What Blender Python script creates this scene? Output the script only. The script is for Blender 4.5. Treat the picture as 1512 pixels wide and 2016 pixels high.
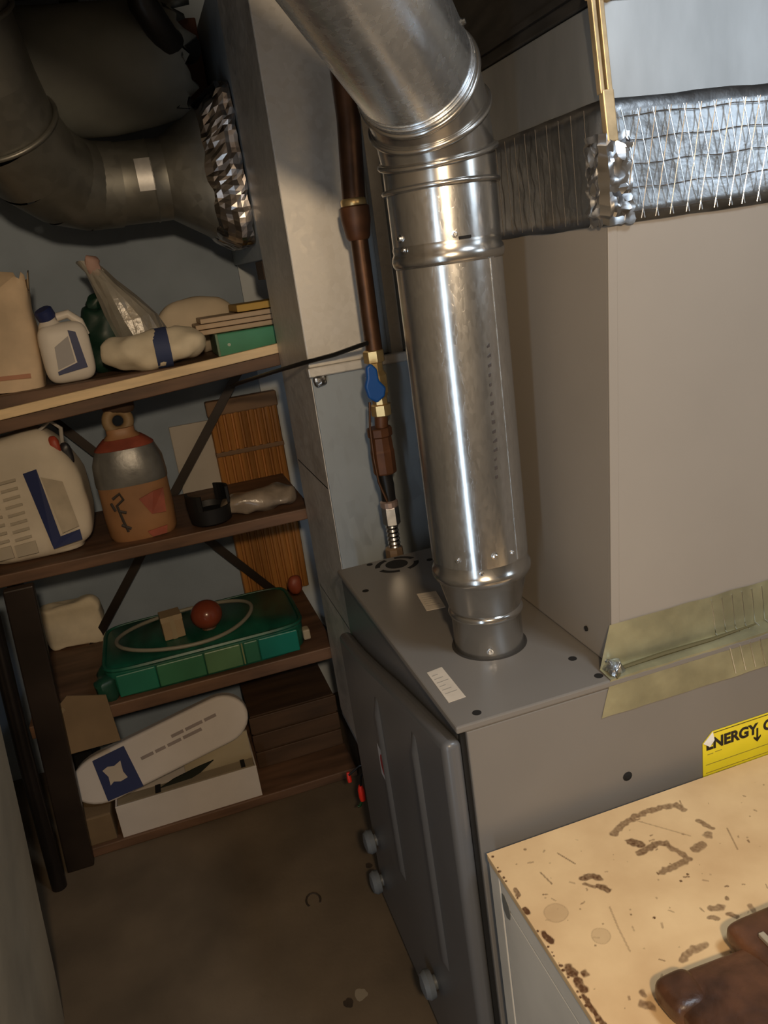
import bpy, bmesh, math, random
from mathutils import Vector, Matrix, noise
random.seed(7)
for o in list(bpy.data.objects): bpy.data.objects.remove(o, do_unlink=True)
SC = bpy.context.scene
COL = SC.collection
# ------------------------------------------------------------------ camera
YAW, PITCH, ROLL, FPX = math.radians(-14.998), math.radians(17.862), math.radians(8.17), 1576.0
fw = Vector((-math.sin(YAW)*math.cos(PITCH), math.cos(YAW)*math.cos(PITCH), -math.sin(PITCH)))
rt = Vector((math.cos(YAW), math.sin(YAW), 0)); dn = fw.cross(rt)
cr, sr = math.cos(ROLL), math.sin(ROLL)
R_ = cr*rt + sr*dn; D_ = -sr*rt + cr*dn
cam = bpy.data.cameras.new('camera'); cam_o = bpy.data.objects.new('camera', cam); COL.objects.link(cam_o)
m = Matrix.Identity(4)
for i in range(3):
    m[i][0] = R_[i]; m[i][1] = -D_[i]; m[i][2] = -fw[i]
m[0][3], m[1][3], m[2][3] = 0, 0, 1.42
cam_o.matrix_world = m
cam.sensor_fit = 'HORIZONTAL'; cam.sensor_width = 36; cam.lens = 36*FPX/1512
cam.clip_start = .02
SC.camera = cam_o
# ------------------------------------------------------------------ light
w = bpy.data.worlds.new('basement_air'); SC.world = w; w.use_nodes = True
w.node_tree.nodes['Background'].inputs[0].default_value = (.55, .6, .7, 1)
w.node_tree.nodes['Background'].inputs[1].default_value = .05
def lamp(name, kind, loc, energy, col, size=.05, aim=None, sy=None):
    l = bpy.data.lights.new(name, kind); l.energy = energy; l.color = col
    if kind == 'AREA':
        l.size = size
        if sy: l.shape = 'RECTANGLE'; l.size_y = sy
    else: l.shadow_soft_size = size
    o = bpy.data.objects.new(name, l); COL.objects.link(o); o.location = loc
    if aim: o.rotation_euler = (Vector(aim)-Vector(loc)).to_track_quat('-Z', 'Y').to_euler()
    return o
lamp('warm_work_bulb', 'POINT', (.03, -.40, 1.70), 35, (1, .755, .49), .045)
lamp('doorway_daylight', 'AREA', (-.62, -.28, .85), 3.4, (.66, .83, 1), .07, (.412, 1.03, .85), 1.5)
lamp('cool_ceiling_light', 'AREA', (.80, .10, 2.10), 4.0, (.74, .87, 1), .30, (.5, .55, 0), .30).data.spread = math.radians(125)
lamp('cool_stair_light', 'AREA', (2.0, -.6, 1.80), 2.8, (.70, .85, 1), .5, (.6, .9, 1.4), .5)
SC.view_settings.view_transform = 'Standard'; SC.view_settings.look = 'None'
SC.view_settings.gamma = 1; SC.view_settings.exposure = .6; SC.view_settings.use_curve_mapping = False
# ------------------------------------------------------------------ materials
MATS = {}
def mat(name, col, rough=.6, metal=0., var=.12, scale=6., bump=0., bscale=40., stretch=None, col2=None, trans=0., spec=.5, detail=5., coat=0.):
    if name in MATS: return MATS[name]
    M = bpy.data.materials.new(name); M.use_nodes = True
    nt = M.node_tree; N = nt.nodes; L = nt.links; b = N['Principled BSDF']
    b.inputs['Roughness'].default_value = rough; b.inputs['Metallic'].default_value = metal
    b.inputs['Specular IOR Level'].default_value = spec
    if coat: b.inputs['Coat Weight'].default_value = coat; b.inputs['Coat Roughness'].default_value = .2
    if trans: b.inputs['Transmission Weight'].default_value = trans
    tc = N.new('ShaderNodeTexCoord'); mp = N.new('ShaderNodeMapping'); L.new(tc.outputs['Object'], mp.inputs[0])
    if stretch: mp.inputs['Scale'].default_value = stretch
    n = N.new('ShaderNodeTexNoise'); n.inputs['Scale'].default_value = scale; n.inputs['Detail'].default_value = detail
    L.new(mp.outputs[0], n.inputs['Vector'])
    r = N.new('ShaderNodeValToRGB'); c = Vector(col)
    d = Vector(col2) if col2 else c*(1-var*2.2)
    a = c if col2 else c*(1+var)
    r.color_ramp.elements[0].position = .3; r.color_ramp.elements[1].position = .7
    r.color_ramp.elements[0].color = (*d, 1); r.color_ramp.elements[1].color = (*[min(1, v) for v in a], 1)
    L.new(n.outputs['Fac'], r.inputs[0]); L.new(r.outputs[0], b.inputs['Base Color'])
    if bump:
        n2 = N.new('ShaderNodeTexNoise'); n2.inputs['Scale'].default_value = bscale; n2.inputs['Detail'].default_value = 4
        L.new(mp.outputs[0], n2.inputs['Vector'])
        bp = N.new('ShaderNodeBump'); bp.inputs['Strength'].default_value = bump; bp.inputs['Distance'].default_value = .004
        L.new(n2.outputs['Fac'], bp.inputs['Height']); L.new(bp.outputs[0], b.inputs['Normal'])
    MATS[name] = M
    return M
def zinc(name, col, rough, spangle=60., streak=(1, 1, 1), bump=.15, metal=.92):
    M = bpy.data.materials.new(name); M.use_nodes = True
    nt = M.node_tree; N = nt.nodes; L = nt.links; b = N['Principled BSDF']
    b.inputs['Metallic'].default_value = metal
    tc = N.new('ShaderNodeTexCoord'); mp = N.new('ShaderNodeMapping'); L.new(tc.outputs['Object'], mp.inputs[0]); mp.inputs['Scale'].default_value = streak
    v = N.new('ShaderNodeTexVoronoi'); v.inputs['Scale'].default_value = spangle; L.new(mp.outputs[0], v.inputs['Vector'])
    n = N.new('ShaderNodeTexNoise'); n.inputs['Scale'].default_value = 9; n.inputs['Detail'].default_value = 6; L.new(tc.outputs['Object'], n.inputs['Vector'])
    bw = N.new('ShaderNodeRGBToBW'); L.new(v.outputs['Color'], bw.inputs[0])
    mx = N.new('ShaderNodeMath'); mx.operation = 'MULTIPLY_ADD'; mx.inputs[1].default_value = .45; L.new(bw.outputs[0], mx.inputs[0]); L.new(n.outputs['Fac'], mx.inputs[2])
    r = N.new('ShaderNodeValToRGB'); c = Vector(col)
    r.color_ramp.elements[0].position = .35; r.color_ramp.elements[1].position = 1.0
    r.color_ramp.elements[0].color = (*(c*.86), 1); r.color_ramp.elements[1].color = (*[min(1, x*1.10) for x in c], 1)
    L.new(mx.outputs[0], r.inputs[0]); L.new(r.outputs[0], b.inputs['Base Color'])
    mr = N.new('ShaderNodeMapRange'); mr.inputs[1].default_value = .3; mr.inputs[2].default_value = 1.0
    mr.inputs[3].default_value = rough*.85; mr.inputs[4].default_value = rough*1.25
    L.new(mx.outputs[0], mr.inputs[0]); L.new(mr.outputs[0], b.inputs['Roughness'])
    bp = N.new('ShaderNodeBump'); bp.inputs['Strength'].default_value = bump; bp.inputs['Distance'].default_value = .002
    L.new(bw.outputs[0], bp.inputs['Height']); L.new(bp.outputs[0], b.inputs['Normal'])
    MATS[name] = M
    return M
G = dict(
 flue=zinc('galvanised_flue', (.56, .555, .54), .19, 260, (1, 1, .35), .14),
 flue2=zinc('galvanised_flue_spangled', (.72, .75, .78), .24, 150, (1, 1, 1), .45),
 flue3=zinc('galvanised_collar', (.47, .455, .43), .20, 30, (1, 1, 1), .0),
 duct=zinc('galvanised_duct', (.66, .63, .58), .52, 90, (1, 1, 1), .1, .75),
 duct2=zinc('cool_reflection_duct', (.36, .40, .43), .60, 60, (1, 1, .4), .06, .55),  # same galvanised metal, its cool reflected light put into a blue-grey colour
 branch=zinc('dull_branch_duct', (.27, .27, .25), .42, 50, (1, 1, 1), .05, .8),
)
# ------------------------------------------------------------------ mesh helpers
def obj(name, bm, material, parent=None, smooth=False, bevel=0, segs=2, auto=None):
    bmesh.ops.recalc_face_normals(bm, faces=bm.faces)
    me = bpy.data.meshes.new(name); bm.to_mesh(me); bm.free()
    o = bpy.data.objects.new(name, me); COL.objects.link(o)
    if material: me.materials.append(material)
    if smooth:
        for p in me.polygons: p.use_smooth = True
        try: me.set_sharp_from_angle(angle=math.radians(auto or 40))
        except Exception: pass
    if bevel:
        md = o.modifiers.new('bevel', 'BEVEL'); md.width = bevel; md.segments = segs; md.limit_method = 'ANGLE'
    return o
def thing(name, label, cat, loc=(0, 0, 0), rot=(0, 0, 0), group=None, world=True):
    """Empty at the base; with world=True its parts are written in room coordinates."""
    o = bpy.data.objects.new(name, None); COL.objects.link(o); o.location = loc; o.rotation_euler = rot
    o.empty_display_size = .05
    tag(o, label, cat, group)
    if world: OFF[o.name] = Vector(loc)
    return o
OFF = {}
def tag(o, label, cat, group=None):
    o['label'] = label; o['category'] = cat
    if group: o['group'] = group
    return o
def P(name, bm, material, parent, **k):
    """a part of a thing, bm in room coordinates when the thing was made so"""
    off = OFF.get(parent.name)
    o = obj(name, bm, material, None, **k)
    if off is not None: o.data.transform(Matrix.Translation(-off)); OFF[o.name] = off
    o.parent = parent
    return o
def S(name, bm, material, **k):
    o = obj(name, bm, material, **k); o['kind'] = 'structure'; return o
def B(): return bmesh.new()
def box(bm, x0, x1, y0, y1, z0, z1, mtx=None):
    v = [bm.verts.new(p) for p in ((x0,y0,z0),(x1,y0,z0),(x1,y1,z0),(x0,y1,z0),(x0,y0,z1),(x1,y0,z1),(x1,y1,z1),(x0,y1,z1))]
    for f in ((0,3,2,1),(4,5,6,7),(0,1,5,4),(1,2,6,5),(2,3,7,6),(3,0,4,7)): bm.faces.new([v[i] for i in f])
    if mtx is not None: bmesh.ops.transform(bm, matrix=mtx, verts=v)
    return v
def bx(*a): bm = B(); box(bm, *a); return bm
def rings(bm, R, cap=True, closed=False):
    """R: list of rings, each list of points"""
    V = [[bm.verts.new(p) for p in r] for r in R]; n = len(V[0])
    for a, b in zip(V, V[1:]):
        for i in range(n): bm.faces.new((a[i], a[(i+1) % n], b[(i+1) % n], b[i]))
    if closed:
        a, b = V[-1], V[0]
        for i in range(n): bm.faces.new((a[i], a[(i+1) % n], b[(i+1) % n], b[i]))
    elif cap:
        bm.faces.new(V[0][::-1]); bm.faces.new(V[-1])
    return V
def tube(pts, r, n=12, closed=False, bm=None, cap=True):
    bm = bm or B(); pts = [Vector(p) for p in pts]; R = []; k = len(pts); u = None
    for i, p in enumerate(pts):
        if closed: d = pts[(i+1) % k]-pts[i-1]
        else: d = pts[min(i+1, k-1)]-pts[max(i-1, 0)]
        d.normalize()
        if u is None:
            u = d.cross(Vector((0, 0, 1)))
            if u.length < 1e-3: u = d.cross(Vector((1, 0, 0)))
        u = (u-d*u.dot(d)).normalized(); w_ = d.cross(u)
        rr = r[i] if isinstance(r, (list, tuple)) else r
        R.append([p+rr*(math.cos(a)*u+math.sin(a)*w_) for a in (2*math.pi*j/n for j in range(n))])
    rings(bm, R, cap, closed); return bm
def lathe(prof, c=(0, 0, 0), ax=(0, 0, 1), n=48, bm=None, cap=True):
    """prof: (radius, height along axis)"""
    bm = bm or B(); d = Vector(ax).normalized(); c = Vector(c)
    u = d.orthogonal().normalized(); w_ = d.cross(u)
    R = [[c+d*h+rr*(math.cos(a)*u+math.sin(a)*w_) for a in (2*math.pi*j/n for j in range(n))] for rr, h in prof]
    rings(bm, R, cap); return bm
def torus(c, ax, R, r, n=48, k=10, bm=None):
    d = Vector(ax).normalized(); u = d.orthogonal().normalized(); w_ = d.cross(u); c = Vector(c)
    bm = bm or B()
    RR = [[c+(R+r*math.cos(b))*(math.cos(a)*u+math.sin(a)*w_)+d*r*math.sin(b) for b in (2*math.pi*j/k for j in range(k))] for a in (2*math.pi*i/n for i in range(n))]
    rings(bm, RR, closed=True); return bm
def prism(outline, d, bm=None):
    """outline: 3D polygon, d: extrusion vector"""
    bm = bm or B(); d = Vector(d)
    a = [bm.verts.new(p) for p in outline]; b = [bm.verts.new(Vector(p)+d) for p in outline]; n = len(a)
    bm.faces.new(a[::-1]); bm.faces.new(b)
    for i in range(n): bm.faces.new((a[i], a[(i+1) % n], b[(i+1) % n], b[i]))
    return bm
def disc(c, ax, r, h, n=16): return lathe([(r, 0), (r, h)], c, ax, n)
def blob(fn, nu=28, nv=20):
    """closed surface from fn(u,v): u around, v in 0..1 pole to pole"""
    bm = B(); rows = []
    for j in range(1, nv):
        rows.append([bm.verts.new(fn(2*math.pi*i/nu, j/nv)) for i in range(nu)])
    t = bm.verts.new(fn(0, 0)); e = bm.verts.new(fn(0, 1))
    for a, b in zip(rows, rows[1:]):
        for i in range(nu): bm.faces.new((a[i], a[(i+1) % nu], b[(i+1) % nu], b[i]))
    for i in range(nu):
        bm.faces.new((t, rows[0][(i+1) % nu], rows[0][i])); bm.faces.new((e, rows[-1][i], rows[-1][(i+1) % nu]))
    return bm
def superell(c, s, p=.5, wob=.0, ws=8., q=None):
    c = Vector(c); q = q or p
    def sp(x, e): return math.copysign(abs(x)**e, x)
    def fn(u, v):
        ph = math.pi*(v-.5); x = sp(math.cos(ph), q)*sp(math.cos(u), p); y = sp(math.cos(ph), q)*sp(math.sin(u), p); z = sp(math.sin(ph), q)
        pt = Vector((x*s[0], y*s[1], z*s[2]))
        if wob: pt += wob*noise.noise_vector((c+pt)*ws)
        return c+pt
    return fn
def text_mesh(body, size, material, name, parent, mtx, extrude=.0003, bold=0., xs=1.):
    cu = bpy.data.curves.new(name, 'FONT'); cu.body = body; cu.size = size; cu.extrude = extrude; cu.offset = bold
    cu.align_x = 'LEFT'
    t = bpy.data.objects.new(name+'_tmp', cu); COL.objects.link(t)
    me = bpy.data.meshes.new_from_object(t.evaluated_get(bpy.context.evaluated_depsgraph_get()))
    bpy.data.objects.remove(t); bpy.data.curves.remove(cu)
    me.transform(mtx @ Matrix.Diagonal((xs, 1, 1, 1)))
    off = OFF.get(parent.name)
    if off is not None: me.transform(Matrix.Translation(-off))
    me.materials.clear(); me.materials.append(material); me.name = name
    o = bpy.data.objects.new(name, me); COL.objects.link(o); o.parent = parent
    return o
def basis(origin, xa, ya):
    xa = Vector(xa).normalized(); za = xa.cross(Vector(ya)).normalized(); ya = za.cross(xa)
    m = Matrix.Identity(4)
    for i in range(3): m[i][0], m[i][1], m[i][2], m[i][3] = xa[i], ya[i], za[i], origin[i]
    return m
# ------------------------------------------------------------------ the room
concrete = mat('tan_concrete', (.150, .110, .070), .8, var=.14, scale=5, bump=.15, bscale=60)
flo = S('floor', bx(-1.6, 2.4, -1.8, 2.6, -.06, 0), concrete)
stn = mat('floor_grime', (.05, .033, .02), .8, var=.2, scale=30)
def splat(cx, cy, r, seed, n=22):
    return prism([(cx+r*(1+.45*noise.noise(Vector((math.cos(2*math.pi*i/n)*1.3, math.sin(2*math.pi*i/n)*1.3, seed))))*math.cos(2*math.pi*i/n), cy+r*(1+.45*noise.noise(Vector((math.cos(2*math.pi*i/n)*1.3, math.sin(2*math.pi*i/n)*1.3, seed))))*math.sin(2*math.pi*i/n), -.001) for i in range(n)], (0, 0, .0016))
P('grime_spot', splat(.116, 1.254, .011, 3), stn, flo)
P('grime_spot', splat(.262, 1.60, .009, 5), stn, flo)
P('pale_scuff', splat(.145, 1.262, .014, 8), mat('floor_scuff', (.30, .25, .18), .8, var=.1), flo)
P('grime_ring', tube([(.110+.017*math.cos(a), 1.552+.022*math.sin(a), 0) for a in (math.radians(-40+29*i) for i in range(10))], .0026, 6), stn, flo)
bluewall = mat('blue_grey_paint', (.32, .39, .48), .75, var=.10, scale=4, bump=.2, bscale=25)
S('wall_back', bx(-1.6, 2.4, 2.46, 2.56, 0, 2.14), bluewall)
S('wall_light_strip_1', bx(.325, .46, 2.445, 2.46, 0, 2.02), mat('painted_wall_light', (.62, .68, .74), .6, var=.06))  # pale strip painted as the light falling on the back wall
pale = mat('pale_plaster', (.37, .315, .23), .85, var=.14, scale=4, bump=.3, bscale=18)
# near left wall: a plaster face with bulges, leaned to fit an edge in the image, ending at a corner
bm = B(); NY, NZ = 24, 30; G0 = []
for j in range(NZ+1):
    z = 2.14*j/NZ; lean = -.448+.092*min(z, 1.0)
    row = []
    for i in range(NY+1):
        y = .42+1.04*i/NY
        x = lean+.012*noise.noise(Vector((y*3, z*3, 1)))*(1 if z < 1.9 else .3)
        row.append(bm.verts.new((x, y, z)))
    for i, sx in ((NY, .03), (NY, .3)):
        row.append(bm.verts.new((lean-sx, 1.465+.006*noise.noise(Vector((z*6, sx, 2))), z)))
    G0.append(row)
for a, b in zip(G0, G0[1:]):
    for i in range(len(a)-1): bm.faces.new((a[i], a[i+1], b[i+1], b[i]))
S('wall_left', bm, pale, smooth=True)
S('wall_passage', bx(-1.6, -1.5, -1.8, 1.47, 0, 2.14), pale)
S('wall_alcove', bx(-1.0, -.92, 1.47, 2.46, 0, 2.14), pale)
S('wall_right', bx(2.3, 2.4, -1.8, 2.46, 0, 2.14), mat('grey_block', (.42, .42, .41), .85, var=.1))
S('wall_front', bx(-1.6, 2.4, -1.8, -1.7, 0, 2.14), mat('grey_block_b', (.38, .37, .35), .85, var=.1))
ceil = S('ceiling', bx(-1.6, 2.4, -1.8, 2.56, 2.14, 2.2), mat('old_ceiling_board', (.10, .085, .07), .8, var=.2))
joistm = mat('dark_joist_wood', (.12, .075, .045), .75, var=.25, scale=4, stretch=(6, .6, 6))
for x in (-.9, -.45, 0, .66, 1.2, 1.7):
    P('joist', bx(x, x+.04, -1.7, 2.46, 2.02, 2.14), joistm, ceil)

# ------------------------------------------------------------------ furnace
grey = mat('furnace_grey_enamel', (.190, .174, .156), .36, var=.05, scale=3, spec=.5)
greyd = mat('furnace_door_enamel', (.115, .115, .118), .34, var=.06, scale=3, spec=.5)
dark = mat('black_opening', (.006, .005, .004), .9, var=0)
FX0, FX1, FY0, FY1, FZ = .281, 1.05, .8445, 1.4668, .833  # this and most later coordinates were computed from image pixels beforehand
fur = thing('gas_furnace', 'dark grey gas furnace with flue pipe rising from its top', 'furnace', (.665, 1.155, 0))
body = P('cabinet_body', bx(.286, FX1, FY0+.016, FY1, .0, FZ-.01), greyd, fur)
P('side_panel', bx(.2935, FX1, FY0, FY0+.0155, .0, FZ-.0115), grey, fur, bevel=.002)
top = P('top_panel', bx(.2795, FX1, FY0-.0015, FY1+.001, FZ-.0105, FZ), grey, fur, bevel=.0025)
P('slot_shade_strip', bx(.2862, .2934, FY0+.006, FY0+.0162, .01, FZ-.016), dark, fur)  # dark strip stands for the shade inside the gap beside the door
# contoured front door with a sloping shoulder
out = [(.2865, y, z) for y, z in ((.8455, .03), (.8455, .812), (.90, .803), (1.0, .785), (1.12, .762), (1.24, .735), (1.34, .715), (1.464, .70), (1.464, .03))]
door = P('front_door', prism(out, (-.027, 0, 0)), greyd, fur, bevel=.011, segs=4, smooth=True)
for y, z0, z1 in ((.983, .30, .748), (1.20, .30, .69)):
    bm = B(); n = 8; R = []
    for z, s in ((z0, .1), (z0+.02, 1), (z1-.03, 1), (z1, .1)):
        R.append([(.2600-.007*s*math.sin(math.pi*i/n), y-.012+.024*i/n, z) for i in range(n+1)])
    rings(bm, R); P('raised_rib', bm, greyd, door, smooth=True, auto=60)
knobm = mat('grey_knob_plastic', (.13, .145, .16), .45, var=.05)
for y, z in ((1.075, .175), (1.425, .215), (1.432, .10)):
    P('door_knob', lathe([(.013, 0), (.013, .006), (.024, .008), (.026, .018), (.021, .026), (.008, .029)], (.2605, y, z), (-1, 0, 0), 20), knobm, fur, smooth=True)
# small exhaust-style knockout on top: one round hole and four curved slots
gx, gy = .392, 1.424
P('knockout_hole', disc((gx, gy, FZ-.002), (0, 0, 1), .0225, .0024, 28), dark, top)
for a0 in (20, 110, 200, 290):
    bm = B(); pts = []
    for r, rng in ((.034, range(0, 9)), (.044, range(8, -1, -1))):
        for i in rng:
            a = math.radians(a0+62*i/8); pts.append((gx+r*math.cos(a), gy+r*.9*math.sin(a)-.002, FZ-.002))
    P('knockout_slot', prism(pts, (0, 0, .0024)), dark, top)
for x, y in ((.317, .862), (.493, .921), (.499, .862), (.301, 1.334), (.345, 1.455), (.455, 1.405), (.47, 1.38)):
    P('screw_hole', disc((x, y, FZ-.002), (0, 0, 1), .0062, .0025, 14), dark, top)
P('screw_hole', lathe([(.0075, 0), (.0075, .0006), (.003, .0025)], (.525, FY0+.0005, .672), (0, -1, 0), 14), dark, fur)
P('collar_gap_shade', disc((.412, 1.03, FZ-.003), (0, 0, 1), .0575, .0034, 40), mat('painted_gap_shade', (.03, .026, .022), .7, var=0), top)  # dark disc painted as shade in the gap round the flue collar
paper = mat('cream_label_paper', (.62, .54, .44), .7, var=.06, scale=30)
ink = mat('grey_print', (.30, .27, .23), .7, var=0)
for q in (((.377, 1.264), (.411, 1.256), (.401, 1.184), (.368, 1.189)), ((.2955, .993), (.3205, .997), (.3195, .905), (.2935, .903))):
    lb = P('paper_label', prism([(x, y, FZ-.0005) for x, y in q], (0, 0, .0012)), paper, top)
    A, Bq, Cq, Dq = [Vector((*p, FZ+.0007)) for p in q]
    for k in range(6):
        t = .15+.12*k; a = A.lerp(Dq, t).lerp(Bq.lerp(Cq, t), .12); b = A.lerp(Dq, t).lerp(Bq.lerp(Cq, t), .5+.35*((k*7) % 3)/2)
        e = (Dq-A).normalized()*.0016
        P('print_line', prism([a, b, b+e, a+e], (0, 0, .0002)), ink, lb)
# red and white warning sticker on the door
stk = P('warning_sticker', prism([(.2592, 1.20, .502), (.2592, 1.25, .502), (.2592, 1.25, .568), (.2592, 1.20, .568)], (-.0005, 0, 0)), mat('white_sticker', (.55, .52, .52), .5, var=.02), fur)
P('red_oval', prism([(.2586, 1.225+.016*math.cos(a), .536+.022*math.sin(a)) for a in (i*math.pi/10 for i in range(20))], (-.0003, 0, 0)), mat('sticker_red', (.42, .02, .03), .5, var=.02), stk)
# yellow energy label with a peeling corner
yel = mat('label_yellow', (.86, .70, .03), .45, var=.03, scale=20)
blk = mat('label_black', (.012, .010, .008), .5, var=0)
ye = FY0-.0012
en = P('energy_label', prism([(.650, ye, .53), (.850, ye, .53), (.850, ye, .700), (.667, ye, .700), (.650, ye, .684)], (0, .0006, 0)), yel, fur)
bm = B(); q = [bm.verts.new(p) for p in ((.651, ye-.0004, .684), (.6675, ye-.0004, .6995), (.6675, ye-.004, .6875), (.660, ye-.0035, .678))]
bm.faces.new(q); P('peeled_corner', bm, mat('label_back_white', (.75, .72, .66), .6, var=.03), en)
P('top_border', prism([(.669, ye-.0001, .6965), (.85, ye-.0001, .6965), (.85, ye-.0001, .6975), (.669, ye-.0001, .6975)], (0, -.0003, 0)), blk, en)
mx = basis((.6555, ye-.0002, .6715), (1, 0, 0), (0, 0, 1))
text_mesh('ENERGY', .0245, blk, 'lettering', en, mx, .0002, .0010, .98)
text_mesh('GUIDE', .0245, blk, 'lettering', en, basis((.7560, ye-.0002, .6715), (1, 0, 0), (0, 0, 1)), .0002, .0010, .98)
ax_ = .7455
P('arrow', prism([(ax_-.0016, ye-.0001, .680), (ax_-.0016, ye-.0001, .664), (ax_-.0065, ye-.0001, .667), (ax_-.0065, ye-.0001, .664), (ax_, ye-.0001, .6565), (ax_+.0065, ye-.0001, .664), (ax_+.0065, ye-.0001, .667), (ax_+.0016, ye-.0001, .664), (ax_+.0016, ye-.0001, .680)], (0, -.0003, 0)), blk, en)
for x0, x1, z in ((.658, .668, .6625), (.671, .683, .6635), (.655, .84, .6455), (.655, .84, .6315), (.672, .708, .6265), (.655, .84, .612)):
    P('print_line', prism([(x0, ye-.0001, z), (x1, ye-.0001, z), (x1, ye-.0001, z+.0011), (x0, ye-.0001, z+.0011)], (0, -.0002, 0)), mat('label_fine_print', (.30, .24, .03), .6, var=0), en)

# ------------------------------------------------------------------ coil cabinet and supply plenum above it
taupe = mat('coil_case_taupe', (.295, .262, .225), .48, var=.04, scale=3, spec=.4)
coil = thing('coil_cabinet', 'tall plain taupe metal coil cabinet standing on top of the grey furnace', 'cabinet', (.79, 1.155, FZ))
def shear(z): return (z-FZ)*.046
bm = B(); cx0, cx1, cy0, cy1 = .5255, 1.05, .872, 1.44
v = box(bm, cx0, cx1, cy0, cy1, FZ, 1.43)
for q in v: q.co.x += shear(q.co.z)
P('case', bm, taupe, coil, bevel=.004, segs=3)
bm = B(); v = box(bm, cx0-.0006, cx0+.012, cy0-.0014, cy0+.002, FZ+.02, 1.42)
for q in v: q.co.x += shear(q.co.z)
P('corner_fold', bm, taupe, coil, bevel=.0005)
P('screw', lathe([(.004, 0), (.004, .002), (.001, .003)], (cx0+.001, .935, .866), (-1, 0, 0), 10), dark, coil)
foil = mat('bright_foil', (.45, .46, .47), .32, 1., var=.06, scale=14, bump=.35, bscale=38)
foilbase = MATS['bright_foil']
foily = mat('yellowed_foil_tape', (.34, .32, .20), .42, .45, var=.16, scale=16, bump=.25, bscale=45)
thread = mat('scrim_thread', (.86, .88, .90), .22, 1., var=.02)
# foil tape over the joint between furnace and coil cabinet
ty = FY0-.0012; pr = [(ty, .779), (ty, .806), (ty, FZ+.0015), (cy0-.0016, FZ+.0035), (cy0-.0016, .870), (cy0-.0016, .899)]
bm = B(); R = []
for i in range(41):
    t = i/40; x = .489+t*.56; R.append([(x+(z-.779)*.30*(1-t)+.0, y+.0007*noise.noise(Vector((x*40, z*50, 0))), z+.0015*noise.noise(Vector((x*25, k, 3)))) for k, (y, z) in enumerate(pr)])
V = [[bm.verts.new(p) for p in r] for r in R]
for a, b in zip(V, V[1:]):
    for i in range(len(pr)-1): bm.faces.new((a[i], b[i], b[i+1], a[i+1]))
ft = P('foil_tape', bm, foily, fur, smooth=True, auto=25)
bm = B()
for k in range(12):
    x = .695+.017*k
    tube([(x+.012, ty-.0006, .784), (x+.002, ty-.0006, .828), (x, cy0-.0022, .839), (x-.006, cy0-.0022, .893)], .0007, 5, bm=bm)
P('scrim_threads', bm, thread, ft)
bm = B(); tube([(.515, ty-.001, .8345), (.535, cy0-.014, FZ+.0045), (.60, cy0-.012, FZ+.0055), (.68, cy0-.012, FZ+.005), (.76, cy0-.008, FZ+.006)], [.0014, .0030, .0034, .0028, .0010], 6, bm=bm)
P('tape_crease', bm, mat('crease_brown', (.10, .085, .035), .7, var=0), ft)
P('crumpled_corner', blob(superell((.5215, .862, .838), (.016, .014, .011), .9, .010, 70.), 22, 16), foilbase, ft)

plen = thing('supply_plenum', 'galvanised sheet metal supply plenum taped with foil above the taupe coil cabinet', 'plenum', (.81, 1.155, 1.43))
px0 = .5535
P('sheet_metal', bx(px0, 1.08, .872, 1.44, 1.43, 1.645), mat('galvanised_plenum', (.50, .515, .52), .48, .85, var=.10, scale=7, stretch=(2, 2, .7), bump=.06, bscale=9), plen, bevel=.0015)
shade_duct = mat('shadow_black_duct', (.022, .020, .018), .55, var=.25, scale=8, stretch=(2, 2, 8))  # upper duct coloured black for the shadow and dark reflection on it
up = P('dark_upper_section', bx(px0-.004, 1.084, .868, 1.444, 1.646, 2.02), shade_duct, plen, bevel=.002)
P('edge_flange', bx(px0-.010, 1.09, .862, 1.45, 1.660, 1.668), shade_duct, up)
# band of foil-scrim tape round the joint
bm = B(); nx = 60; pr2 = [1.413, 1.43, 1.45, 1.47, 1.49, 1.51, 1.53, 1.547]
loop = [(px0-.0035, 1.40-.53*i/24) for i in range(25)]+[(px0-.003+.53*i/34, .8685) for i in range(35)]
V = []
for k, (x, y) in enumerate(loop):
    V.append([bm.verts.new((x+.0022*noise.noise(Vector((x*20, y*20, z*35))), y+.0026*noise.noise(Vector((x*18+9, y*20, z*30))), z+(.002*noise.noise(Vector((k*.3, j*.1, 5))) if j in (0, 7) else 0))) for j, z in enumerate(pr2)])
for a, b in zip(V, V[1:]):
    for i in range(len(pr2)-1): bm.faces.new((a[i], b[i], b[i+1], a[i+1]))
fs = P('foil_scrim_tape', bm, foilbase, plen, smooth=True, auto=60)
md = fs.modifiers.new('thick', 'SOLIDIFY'); md.thickness = .001; md.offset = 1
bm = B()
for k in range(5):
    z = 1.424+.026*k
    tube([(px0+.02+.5*i/20, .8640, z+.0012*math.sin(i*1.7+k)) for i in range(21)], .0006, 5, bm=bm)
for k in range(25):
    x = px0+.030+.0205*k
    for dx in (-.0125, .0125):
        w0 = .0012*math.sin(k*2.3+dx*400)
        tube([(x-dx+w0, .8636, 1.416), (x+w0, .8632, 1.475), (x+dx, .8636, 1.534)], .0006, 5, bm=bm)
P('scrim_threads', bm, thread, fs)
bm = B()
for k in range(16):
    y = .90+.03*k; tube([(px0-.0062, y, 1.418), (px0-.0062, y+.003, 1.542)], .0005, 5, bm=bm)
P('scrim_threads', bm, mat('shaded_thread', (.085, .075, .065), .6, .4, var=0), fs)  # dark copy of the scrim thread paints the shade on this side
bm = B(); path = [(px0-.0055, .905-.0042*i) for i in range(9)]+[(px0-.004+.0042*i, .8655) for i in range(9)]; V = []
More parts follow.
